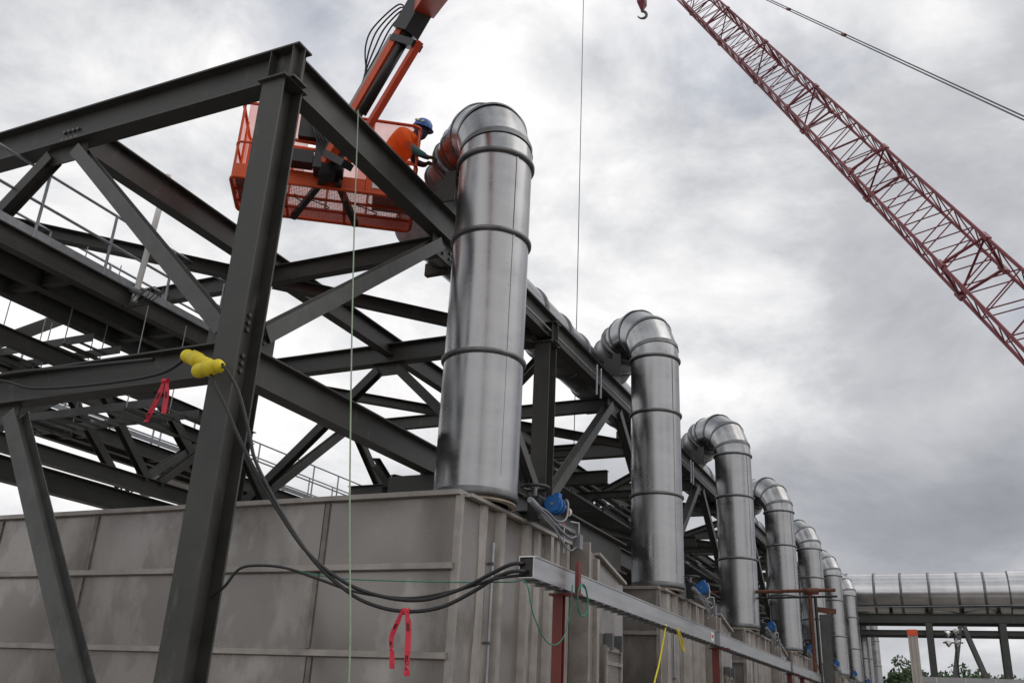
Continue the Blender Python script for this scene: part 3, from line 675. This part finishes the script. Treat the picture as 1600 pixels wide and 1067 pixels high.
sheet(Bp(.1, BD, .24), Bp(BL-.1, BD, .24), Bp(BL-.1, BD, BH), Bp(.1, BD, BH), 'mesh_panel', 'net')
for s_ in (0, BL): sheet(Bp(s_, .1, .24), Bp(s_, BD-.1, .24), Bp(s_, BD-.1, BH), Bp(s_, .1, BH), 'mesh_panel', 'net')
# floor: frame bars and expanded mesh
for t_ in (.33, .66): MB().bar(Bp(.03, t_, .01), Bp(BL-.03, t_, .01), .03, .03).build('floor_bar', 'orange_dark', bk)
for s_ in (.75, 1.6): MB().bar(Bp(s_, .03, .015), Bp(s_, BD-.03, .015), .04, .04).build('floor_bar', 'orange_dark', bk)
fm = MB()
for i in range(62): s_ = .03+i*.0385; fm.bar(Bp(s_, .03, .045), Bp(s_, BD-.03, .045), .004, .006)
for i in range(26): t_ = .03+i*.0375; fm.bar(Bp(.03, t_, .045), Bp(BL-.03, t_, .045), .004, .006)
fm.build('floor_mesh', 'galv', bk, kind='stuff')
MB().box((.05, .06, .055), (.55, BD-.06, .075), BM).build('floor_plate', 'orange_dark', bk)
MB().box((2.0, .1, .055), (BL-.06, .55, .30), BM).build('tool_box', 'orange_dark', bk)
MB().box((1.98, -.012, .11), (2.18, -.003, .20), BM).build('label_plate', 'white', bk)
for i in range(5):
    s0 = .5+i*.36
    MB().tube(spline([Bp(s0, .3+.1*(i % 3), .075), Bp(s0+.15, .5, .10), Bp(s0+.35, .45+.1*(i % 2), .07), Bp(s0+.5, .7, .09), Bp(s0+.3, .8, .08)], 5), .010, 6).build('loose_cable', 'rubber', bk)
MB().tube([Bp(.35, .2, .24), Bp(.42, .2, 1.5)], .01, 6).build('aerial', 'black', bk)
# control box and rotator
MC = 1.36
mt = bpy.data.objects.new('rotator', None); COL.objects.link(mt); mt.parent = bl
MB().box((MC-.22, -.30, .16), (MC+.20, -.03, .62), BM).build('rotator_body', 'black', mt)
MB().tube([Bp(MC-.02, -.22, .05), Bp(MC-.02, -.22, .72)], .12, 16).build('rotator_drum', 'black', mt)
MB().box((MC-.62, -.26, .24), (MC-.24, -.05, .44), BM).build('drive_motor', 'black', mt)
MB().box((MC-.50, -.20, .70), (MC-.12, -.04, 1.12), BM).build('control_box', 'black', mt)
MB().box((MC-.12, -.16, .64), (MC+.02, -.06, .92), BM).build('valve_block', 'greyp', mt)
for ds, de in ((-.05, -.52), (.12, .42)):
    MB().bar(Bp(MC+ds, -.12, .10), Bp(MC+de, BD*.86, -.05), .08, .09).build('support_arm', 'black', mt)
for i in range(4):
    MB().tube(spline([Bp(MC-.35+.04*i, -.22, 1.05), Bp(MC-.28+.03*i, -.34, .75), Bp(MC-.15+.05*i, -.30, .45), Bp(MC-.05, -.30, .2)], 5), .014, 6).build('hose', 'rubber', mt)
MB().bar(Bp(MC-.75, -.06, .72), Bp(MC-.18, -.10, .66), .05, .03).build('bracket', 'orange', mt)
MB().bar(Bp(MC-.75, -.05, .45), Bp(MC-.3, -.10, .30), .16, .03).build('bracket', 'orange', mt)
# jib
J0 = V((-7.16, 8.72, 8.58)); J1 = V((-5.83, 8.42, 10.42)); jd = (J1-J0).normalized(); jside = V((.25, .968, 0)); jup = jside.cross(jd).normalized()*-1
jb = bpy.data.objects.new('jib', None); COL.objects.link(jb); jb.parent = bl
if jup.x > 0: jup = -jup          # jup points up-left, away from the lower link
MB().bar(J0+jup*.08, J1+jup*.08, .13, .15, jup).build('jib_beam', 'orange', jb)
MB().bar(J0+jd*.5+jup*.20, J1-jd*.25+jup*.20, .10, .09, jup).build('jib_cover', 'greyp', jb)
MB().tube([J0+jd*.85-jup*.09, J1-jd*.15-jup*.10], .07, 14).build('jib_cylinder', 'black', jb)
MB().tube([J0+jd*.35-jup*.08, J0+jd*.9-jup*.09], .03, 10).build('cylinder_rod', 'galv', jb)
MB().bar(J0+jd*.10-jup*.40, J1-jd*.22-jup*.46, .09, .085, jup).build('lower_link', 'orange_dark', jb)
for pr in (.12, 2.0): MB().bar(J0+jd*pr+jup*.12, J0+jd*pr-jup*.46, .18, .10, jd).build('pivot_plate', 'black', jb)
# knuckle and main boom, running back down to the lift's base behind the camera
kn = MB().bar(J1-jd*.16-jup*.02, J1+jd*.34-jup*.02, .26, .34, jup).build('knuckle', 'black', jb)
MB().box((-.10, -.145, -.1), (.10, -.12, .32), Matrix.Translation(J1) @ jd.to_track_quat('Z', 'Y').to_matrix().to_4x4()).build('knuckle_cheek', 'greyp', kn)
B0 = V((-5.52, 8.30, 10.62)); B1 = V((4.8, -3.2, 2.2)); bd_ = (B1-B0).normalized()
bm = bpy.data.objects.new('main_boom', None); COL.objects.link(bm); bm.parent = bl
for a, b, w, h in ((-.1, 5.5, .30, .40), (3.0, 9.5, .37, .47), (7.0, 17.0, .44, .54)):
    MB().bar(B0+bd_*a, B0+bd_*b, w, h).build('boom_section', 'orange_dark', bm)
MB().box((3.6, -4.6, .45), (6.0, -1.6, 1.5)).build('chassis', 'orange', bl)
MB().box((3.9, -4.3, 1.5), (5.7, -2.0, 2.3)).build('turntable', 'orange', bl)
for x in (3.45, 6.15):
    for y in (-4.2, -2.0): MB().tube([(x-.18, y, .46), (x+.18, y, .46)], .46, 24).build('wheel', 'black', bl)
for i in range(4):
    K = J1+jup*.12
    MB().tube(spline([J0+jd*(1.15+.08*i)+jup*.26, J0+jd*(1.35+.05*i)+jup*(.34+.04*i), J0+jd*1.75+jup*(.36+.06*i)-jside*.04*i, J0+jd*(2.12-.03*i)+jup*(.40+.05*i)-jside*.05*i, J0+jd*(2.38+.03*i)+jup*(.30+.02*i)-jside*.03*i, J0+jd*2.36+jup*.17, J0+jd*2.15+jup*.10], 8), .012, 6).build('hose', 'rubber', jb)

# ------------------------------------------------------------------ worker in the basket
pw = thing('person', 'worker in orange vest and blue helmet reaching out of the basket to the elbow', 'person', (-6.89, 9.84, 8.43))
def skin_body(name, verts, edges, rad, m, parent, sub=2):
    me = bpy.data.meshes.new(name); o = wloc(parent); me.from_pydata([tuple(V(v)-o) for v in verts], edges, [])
    ob = bpy.data.objects.new(name, me); COL.objects.link(ob); ob.parent = parent
    md = ob.modifiers.new('skin', 'SKIN'); md.use_smooth_shade = True
    for i, r_ in enumerate(rad):
        sv = me.skin_vertices[0].data[i]; sv.radius = r_ if isinstance(r_, tuple) else (r_, r_); sv.use_root = (i == 0)
    ss = ob.modifiers.new('sub', 'SUBSURF'); ss.levels = sub; ss.render_levels = sub
    me.materials.append(M[m]); return ob
hipz = 9.30
vb = [(-6.89, 9.84, hipz), (-6.82, 9.87, 9.46), (-6.70, 9.91, 9.62), (-6.58, 9.96, 9.72), (-6.54, 9.98, 9.77), (-6.505, 9.985, 9.83), (-6.485, 9.99, 9.90),
      (-6.66, 9.72, 9.62), (-6.50, 9.68, 9.36), (-6.22, 9.70, 9.12), (-6.12, 9.72, 9.07),
      (-6.74, 10.11, 9.62), (-6.62, 10.12, 9.36), (-6.40, 10.02, 9.20), (-6.33, 9.99, 9.19),
      (-6.90, 9.74, 9.22), (-6.86, 9.72, 8.86), (-6.93, 9.71, 8.52), (-6.80, 9.73, 8.47),
      (-6.90, 9.95, 9.22), (-6.86, 9.99, 8.86), (-6.92, 10.0, 8.52), (-6.79, 10.02, 8.47)]
eb = [(0, 1), (1, 2), (2, 3), (3, 4), (4, 5), (5, 6), (2, 7), (7, 8), (8, 9), (9, 10), (2, 11), (11, 12), (12, 13), (13, 14), (0, 15), (15, 16), (16, 17), (17, 18), (0, 19), (19, 20), (20, 21), (21, 22)]
rb_ = [.15, .15, .17, .075, .085, .10, .075, .085, .060, .045, .035, .085, .060, .045, .035, .095, .07, .05, .045, .095, .07, .05, .045]
skin_body('body', vb, eb, rb_, 'skin', pw)
# vest hugging the torso
skin_body('vest', [(-6.92, 9.84, 9.18), (-6.85, 9.86, 9.40), (-6.74, 9.90, 9.57), (-6.62, 9.945, 9.69), (-6.67, 9.73, 9.62), (-6.57, 9.70, 9.46), (-6.75, 10.10, 9.62), (-6.68, 10.12, 9.48), (-6.56, 9.965, 9.75), (-6.48, 9.685, 9.34)],
          [(0, 1), (1, 2), (2, 3), (2, 4), (4, 5), (2, 6), (6, 7), (3, 8), (5, 9)], [.20, .205, .23, .15, .135, .11, .135, .105, .09, .09], 'vest', pw)
MB().tube([(-6.86+.215*math.cos(a)*.95, 9.86+.20*math.sin(a), 9.385+.05*math.cos(a)) for a in [2*math.pi*k/24 for k in range(24)]], .018, 6, closed=True).build('reflective_strip', 'strip', pw)
skin_body('sleeve', [(-6.54, 9.69, 9.42), (-6.46, 9.685, 9.32), (-6.26, 9.695, 9.155), (-6.17, 9.71, 9.10)], [(0, 1), (1, 2), (2, 3)], [.075, .070, .058, .05], 'sleeve', pw, 1)
# helmet and scarf
hm = Matrix.Translation((-6.48, 9.99, 9.865)) @ Matrix.Rotation(R(20), 4, 'Y')
h1 = MB().lathe([(.150, -.005), (.148, .04), (.130, .095), (.095, .135), (.045, .155), (.001, .16)], 28, hm @ Matrix.Diagonal((1.08, .92, 1, 1))).build('helmet', 'helmet', pw)
mb = MB(); nb = 24
vs_ = [hm @ V((a_*math.cos(2*math.pi*k/nb)*(1.08+(.20 if math.cos(2*math.pi*k/nb) > .3 else 0)*(a_ > .151)*math.cos(2*math.pi*k/nb)), a_*.93*math.sin(2*math.pi*k/nb), z_)) for a_, z_ in ((.150, .0), (.166, -.012), (.150, -.008)) for k in range(nb)]
mb.add(vs_, [(i*nb+k, i*nb+(k+1) % nb, (i+1)*nb+(k+1) % nb, (i+1)*nb+k) for i in range(2) for k in range(nb)], True).build('brim', 'helmet', h1)
for px_, py_, pz_ in ((-.02, -.128, .065), (.06, -.118, .06), (-.09, -.10, .08)):
    MB().tube([hm @ V((px_, py_, pz_)), hm @ V((px_*1.02, py_-.014, pz_+.004))], .022, 10).build('sticker', 'sticker', h1)
hd_ = MB()
mh = Matrix.Translation((-6.465, 9.99, 9.80)) @ Matrix.Rotation(R(20), 4, 'Y') @ Matrix.Diagonal((1.0, .78, 1.1, 1))
hd_.lathe([(.001, -.125), (.05, -.118), (.085, -.08), (.10, -.02), (.105, .04), (.10, .08)], 20, mh)
fc = hd_.build('face', 'face', pw)
MB().tube([(-6.355, 9.99, 9.81), (-6.34, 9.99, 9.78), (-6.365, 9.99, 9.765)], [.012, .018, .012], 8).build('nose', 'glove', fc)
MB().box((-6.375, 9.935, 9.815), (-6.352, 10.045, 9.84)).build('goggles', 'black', fc)
# hands: palm, four fingers and a thumb each, closed on a marker pen
def hand(o, d, side, nm):
    o = V(o); d = V(d).normalized(); s_ = V((0, 0, 1)).cross(d).normalized()*side; dn = d.cross(s_)*side
    verts = [o, o+d*.05, o+d*.085]; edges = [(0, 1), (1, 2)]; rad = [(.030, .022), (.040, .022), (.040, .018)]
    for i, (q, L) in enumerate(((-.032, .030), (-.011, .034), (.011, .032), (.031, .026))):
        b = len(verts); p0 = o+d*.085+s_*q
        verts += [p0, p0+d*L-V((0, 0, .006)), p0+d*(L*1.5)-V((0, 0, .028)), p0+d*(L*1.1)-V((0, 0, .046))]
        edges += [(2, b), (b, b+1), (b+1, b+2), (b+2, b+3)]; rad += [.010, .009, .0085, .0075]
    b = len(verts); p0 = o+d*.035-s_*.036
    verts += [p0, p0+d*.03-s_*.022-V((0, 0, .01)), p0+d*.06-s_*.012-V((0, 0, .025))]; edges += [(1, b), (b, b+1), (b+1, b+2)]; rad += [.012, .0105, .009]
    skin_body(nm, verts, edges, rad, 'glove', pw, 1)
hand((-6.14, 9.715, 9.08), (.9, .15, -.15), 1, 'hand')
hand((-6.35, 9.99, 9.19), (.9, -.3, -.1), -1, 'hand')
tag(MB().tube([(-6.02, 9.71, 8.96), (-6.06, 9.72, 9.17)], .013, 10).build('marker_pen', 'black', origin=(-6.03, 9.71, 9.0)), 'dark marker held upright in the worker\'s glove', 'marker')

# ------------------------------------------------------------------ crane
CA, CB = V((6.55, 18.05, 2.0)), V((2.672, 23.988, 11.267))
cdir = (V((-8.851, 41.197, 39.986))-CB).normalized()
CF = CB - cdir*((CB.z-1.8)/cdir.z); TIP = V((-8.851, 41.197, 39.986)) + cdir*14
cr = thing('crane', 'tall dark red lattice boom crane rising at the right', 'crane', (CF.x, CF.y, 0))
c0 = V((cdir.y, -cdir.x, 0)).normalized(); c1 = c0.cross(cdir).normalized(); ROT = R(48)
cs = c0*math.cos(ROT)+c1*math.sin(ROT); cu = c1*math.cos(ROT)-c0*math.sin(ROT)
LT = (TIP-CF).length
def chord(q, i, j):
    w = 1.3 if 4 < q < LT-7 else (.5+.8*q/4 if q <= 4 else .5+.8*(LT-q)/7)
    return CF+cdir*q+cs*(i*w/2)+cu*(j*w/2)
for i in (-1, 1):
    for j in (-1, 1):
        for a, b in ((0, 4), (4, LT-7), (LT-7, LT)): rod(cr, 'chord', chord(a+1e-4, i, j), chord(b-1e-4, i, j), .050, 'crane', 10)
q = 4.01; k = 0
while q+3.0 < LT-6.9:
    st = .61 if 6.5 < q < 48 else 3.0
    z = 1 if k % 2 else -1
    for j in (-1, 1): rod(cr, 'lacing', chord(q, -z, j), chord(q+st, z, j), .020, 'crane')
    for i in (-1, 1): rod(cr, 'lacing', chord(q, i, -z), chord(q+st, i, z), .020, 'crane')
    if k % 11 == 2:
        for i, j in ((1, 1), (-1, 1), (-1, -1), (1, -1)): rod(cr, 'frame_bar', chord(q, i, j), chord(q, *{(1, 1): (-1, 1), (-1, 1): (-1, -1), (-1, -1): (1, -1), (1, -1): (1, 1)}[(i, j)]), .045, 'crane')
        rod(cr, 'frame_bar', chord(q, 1, 1), chord(q, -1, -1), .035, 'crane')
        for i, j in ((1, 1), (-1, 1), (-1, -1), (1, -1)): MB().bar(chord(q-.18, i, j), chord(q+.18, i, j), .14, .14).build('chord_pin', 'crane', cr)
    q += st; k += 1
# head, jib, pendants
MB().box((-.35, -.5, -.4), (.35, .5, .6), Matrix.Translation(TIP) @ cdir.to_track_quat('Z', 'Y').to_matrix().to_4x4()).build('boom_head', 'crane', cr)
JT = V((-14.9, 38.6, 52.0))
for s_ in (-.4, .4): rod(cr, 'jib_chord', TIP+cs*s_, JT+cs*s_*.2, .05, 'crane')
M0 = CF+V((.3, -5.0, 12.0))
for s_ in (-.045, .045):
    a = V((3.421, 23.389, 16.609)); b = V((-4.26, 35.505, 33.62)); d = (b-a).normalized()
    rod(cr, 'pendant', a-d*14+cs*s_, b+d*10+cs*s_, .022, 'wire')
for q in (12.6, 19.2): MB().box((-.06, -.06, -.14), (.06, .06, .14), Matrix.Translation(a+d*q) @ d.to_track_quat('Z', 'Y').to_matrix().to_4x4()).build('pendant_link', 'crane', cr)
MB().box((CF.x-1.6, CF.y-4.5, 1.1), (CF.x+1.6, CF.y+1.2, 3.1)).build('crane_house', 'crane', cr)
for s_ in (-2.0, 1.2): MB().box((CF.x+s_, CF.y-4.2, .02), (CF.x+s_+.8, CF.y+2.6, 1.05)).build('track', 'black', cr)
# hook block
HK = V((-12.152, 41.124, 40.654))
hk = thing('hook_block', 'dark red crane hook block with curved hook at the top edge', 'hook', HK)
MB().bar(HK+V((0, 0, .15)), HK+V((0, 0, 1.5)), .45, .55, (0, 1, 0)).build('block', 'crane', hk)
MB().add([HK+V(p) for p in ((-.22, -.27, .15), (.22, -.27, .15), (.22, .27, .15), (-.22, .27, .15), (-.08, -.08, -.3), (.08, -.08, -.3), (.08, .08, -.3), (-.08, .08, -.3))], [(0, 1, 5, 4), (1, 2, 6, 5), (2, 3, 7, 6), (3, 0, 4, 7), (4, 5, 6, 7)]).build('swivel', 'crane', hk)
MB().tube([HK+V((0, 0, -.25)), HK+V((0, 0, -.42))]+[HK+rt*(.27*math.sin(R(w)))*1+V((0, 0, -.66+.27*math.cos(R(w)))) for w in range(10, 260, 20)], [.07]*2+[.085]*8+[.07, .06, .05, .04, .03], 10).build('hook', 'wire', hk)
for s_ in (-.12, .12): rod(hk, 'fall_line', HK+V((s_, 0, 1.4)), HK+V((s_, 0, 9.5)), .02, 'wire')
wl = V((-14.9, 38.6, 22.0))
tag(MB().tube([(wl.x, wl.y, 9.0), (wl.x, wl.y, 52)], .022, 6).build('hoist_line', 'wire', origin=(wl.x, wl.y, 9.0)), 'single thin wire line hanging vertically behind the elbows', 'wire')

# ------------------------------------------------------------------ rusty pipe stand
ps = thing('pipe_stand', 'rusty small-bore pipes on a grey stanchion in front of the far risers', 'pipe stand', (-2.8, 25, 0))
rod(ps, 'pipe', (-5.65, 25, 4.76), (-2.45, 25, 4.81), .045, 'rust', 10)
rod(ps, 'pipe', (-5.65, 25.05, 4.60), (-2.42, 25.05, 4.66), .028, 'black', 10)
rod(ps, 'pipe', (-3.08, 24.95, .1), (-3.08, 24.95, 4.74), .045, 'rust', 10); rod(ps, 'pipe', (-2.95, 24.95, .1), (-2.95, 24.95, 4.66), .04, 'black', 10)
MB().tube([(-3.22, 24.95, 4.77), (-2.86, 24.95, 4.78)], .085, 12).build('tee', 'rust', ps)
MB().ibeam((-2.79, 25.25, 0), (-2.79, 25.25, 4.22), .26, .24, (0, 1, 0)).build('stanchion', 'steel_light', ps)
MB().bar((-3.0, 25.1, 4.35), (-2.5, 25.2, 4.30), .12, .12).build('bracket', 'rust', ps)

# ------------------------------------------------------------------ cross duct on its support frame
cd = thing('cross_duct', 'large bright horizontal duct crossing at the far right end', 'duct', (-6, 61.5, 9.1))
T = Matrix.Translation((-6.6, 61.5, 9.24)) @ Matrix.Rotation(R(90), 4, 'Y')
segs = [0, 1.3, 2.9, 4.4, 5.95, 7.5, 8.9, 10.2, 14, 19]
for i in range(len(segs)-1):
    rr = 1.20 if i < 7 else 1.30
    MB().lathe([(rr, segs[i]), (rr, segs[i+1])], 56, T).build('shell', 'duct', cd)
    MB().lathe([(rr-.02, segs[i+1]-.075), (rr+.05, segs[i+1]-.075), (rr+.05, segs[i+1]+.075), (rr-.02, segs[i+1]+.075)], 56, T).build('band', 'band', cd)
rod(cd, 'sag_wire', (-5.4, 60.1, 8.30), (13, 60.1, 8.55), .018, 'galv')
df = thing('duct_frame', 'dark steel support frame with raking legs beneath the cross duct', 'steel frame', (0, 61.5, 0))
def dbeam(nm, a, b, d, w, m='steel', upv=(0, 0, 1)): return MB().ibeam(a, b, d, w, upv).build(nm, m, df)
for yy in (60.5, 62.5):
    dbeam('girder', (-5.6, yy, 7.72), (14, yy, 7.72), .5, .3)
    dbeam('beam', (-5.6, yy+.01, 6.92), (14, yy+.01, 6.92), .26, .22)
    for x0, x1 in ((-.90, -.98), (2.95, 2.85), (7.5, 7.5)): dbeam('column', (x1, yy, 0), (x0, yy, 7.45), .36, .36, 'steel', (0, 1, 0))
    dbeam('brace', (.75, yy, 7.3), (-.45, yy, 1.9), .24, .24, 'steel_light', (0, 1, 0)); dbeam('brace', (.95, yy, 7.3), (2.45, yy, 2.2), .24, .24, 'steel_light', (0, 1, 0))
for x in (-5.0, -2.9, -.9, 1, 2.9, 5, 7.5):
    dbeam('saddle', (x, 60.66, 8.0), (x, 62.34, 8.0), .12, .2)

# ------------------------------------------------------------------ things at lower right
pp = thing('marker_post', 'pale grooved post with bright orange cap, in front of the cross duct', 'post', (-.46, 15, 0))
mb = MB(); mb.prism((-.46, 15, 0), (-.455, 15, 2.87), [(-.065, -.06), (-.03, -.06), (-.025, -.05), (-.005, -.05), (0, -.06), (.025, -.06), (.03, -.05), (.04, -.05), (.045, -.06), (.065, -.06), (.065, .06), (-.065, .06)]); mb.build('shaft', 'post', pp)
MB().box((-.522, 14.935, 2.871), (-.388, 15.065, 2.955)).build('cap', 'capo', pp)
lt = thing('light_tower', 'slim floodlight mast with four white lamp heads under the cross duct', 'light tower', (.25, 45, 0))
rod(lt, 'mast', (.23, 45, 0), (.29, 45, 5.6), .04, 'black', 10); rod(lt, 'cross_arm', (-.2, 45, 5.15), (.6, 45, 5.15), .03, 'black'); rod(lt, 'cross_arm', (-.15, 45, 5.5), (.6, 45, 5.5), .03, 'black')
for x, z in ((.05, 5.52), (.36, 5.62), (.03, 5.12), (.36, 5.16)):
    T = Matrix.Translation((x, 44.9, z)) @ Matrix.Rotation(R(-120 if x < .2 else 125), 4, 'Y') @ Matrix.Rotation(R(15), 4, 'X')
    MB().lathe([(.03, -.12), (.09, -.07), (.14, .05), (.145, .09)], 16, T, True).build('lamp_head', 'lamp', lt)
tr = thing('site_trailer', 'low site trailer roofline with grey edge at the bottom right', 'trailer', (-1.3, 42, 0))
MB().box((-1.25, 42.05, .6), (12, 45, 3.35)).build('body', 'white', tr)
MB().box((-1.3, 42, 3.38), (12.1, 45.1, 3.60)).build('roof_edge', 'roof', tr)
for i in range(9): MB().box((-.9+i*1.4, 42.0, 2.6), (-.1+i*1.4, 42.045, 3.28)).build('window', 'tblue' if i % 2 else 'black', tr)
for i in range(12): MB().box((-.6+i*1.05, 41.985, 3.39), (-.57+i*1.05, 41.998, 3.59)).build('roof_joint', 'white', tr)
for x in (1, 10): MB().tube([(x, 42.3, .45), (x, 42.6, .45)], .45, 20).build('wheel', 'black', tr)
# trees far behind
def tree(x, y, h, r, label):
    t = thing('tree', label, 'tree', (x, y, 0), 'far trees under the cross duct')
    MB().tube([(x, y, 0), (x+.1, y, h*.4), (x-.1, y, h*.8)], [.28, .2, .06], 8).build('trunk', 'bark', t)
    mb = MB(); cl = [(V((x, y, h*.52))+V((random.gauss(0, r*.42), random.gauss(0, r*.42), random.gauss(0, h*.15))), random.uniform(.6, 1.2)) for _ in range(46)]
    for c, cr_ in cl:
        for _ in range(110):
            d = V((random.gauss(0, 1), random.gauss(0, 1), random.gauss(0, 1))).normalized()*cr_*random.random()**.4
            p = c+d; a = V((random.gauss(0, 1), random.gauss(0, 1), random.gauss(0, 1))).normalized(); b = a.orthogonal().normalized(); s_ = random.uniform(.16, .30)
            mb.add([p-a*s_, p+b*s_*.6, p+a*s_, p-b*s_*.6], [(0, 1, 2, 3)])
    mb.build('crown', 'leaf', t)
for x, y, h, r_, lb in ((-6.0, 110, 8.3, 3.0, 'leafy green tree left of the orange-capped post, under the cross duct'), (-3.0, 112, 9.2, 2.8, 'leafy green tree just behind the orange-capped post'),
                   (-.9, 115, 8.2, 2.0, 'small rounded tree between post and floodlight mast'), (3.4, 110, 9.2, 3.0, 'bushy green tree between the raking legs of the duct frame'), (7.4, 112, 9.0, 3.0, 'leafy tree at the right picture edge under the cross duct')):
    tree(x, y, h, r_, lb)
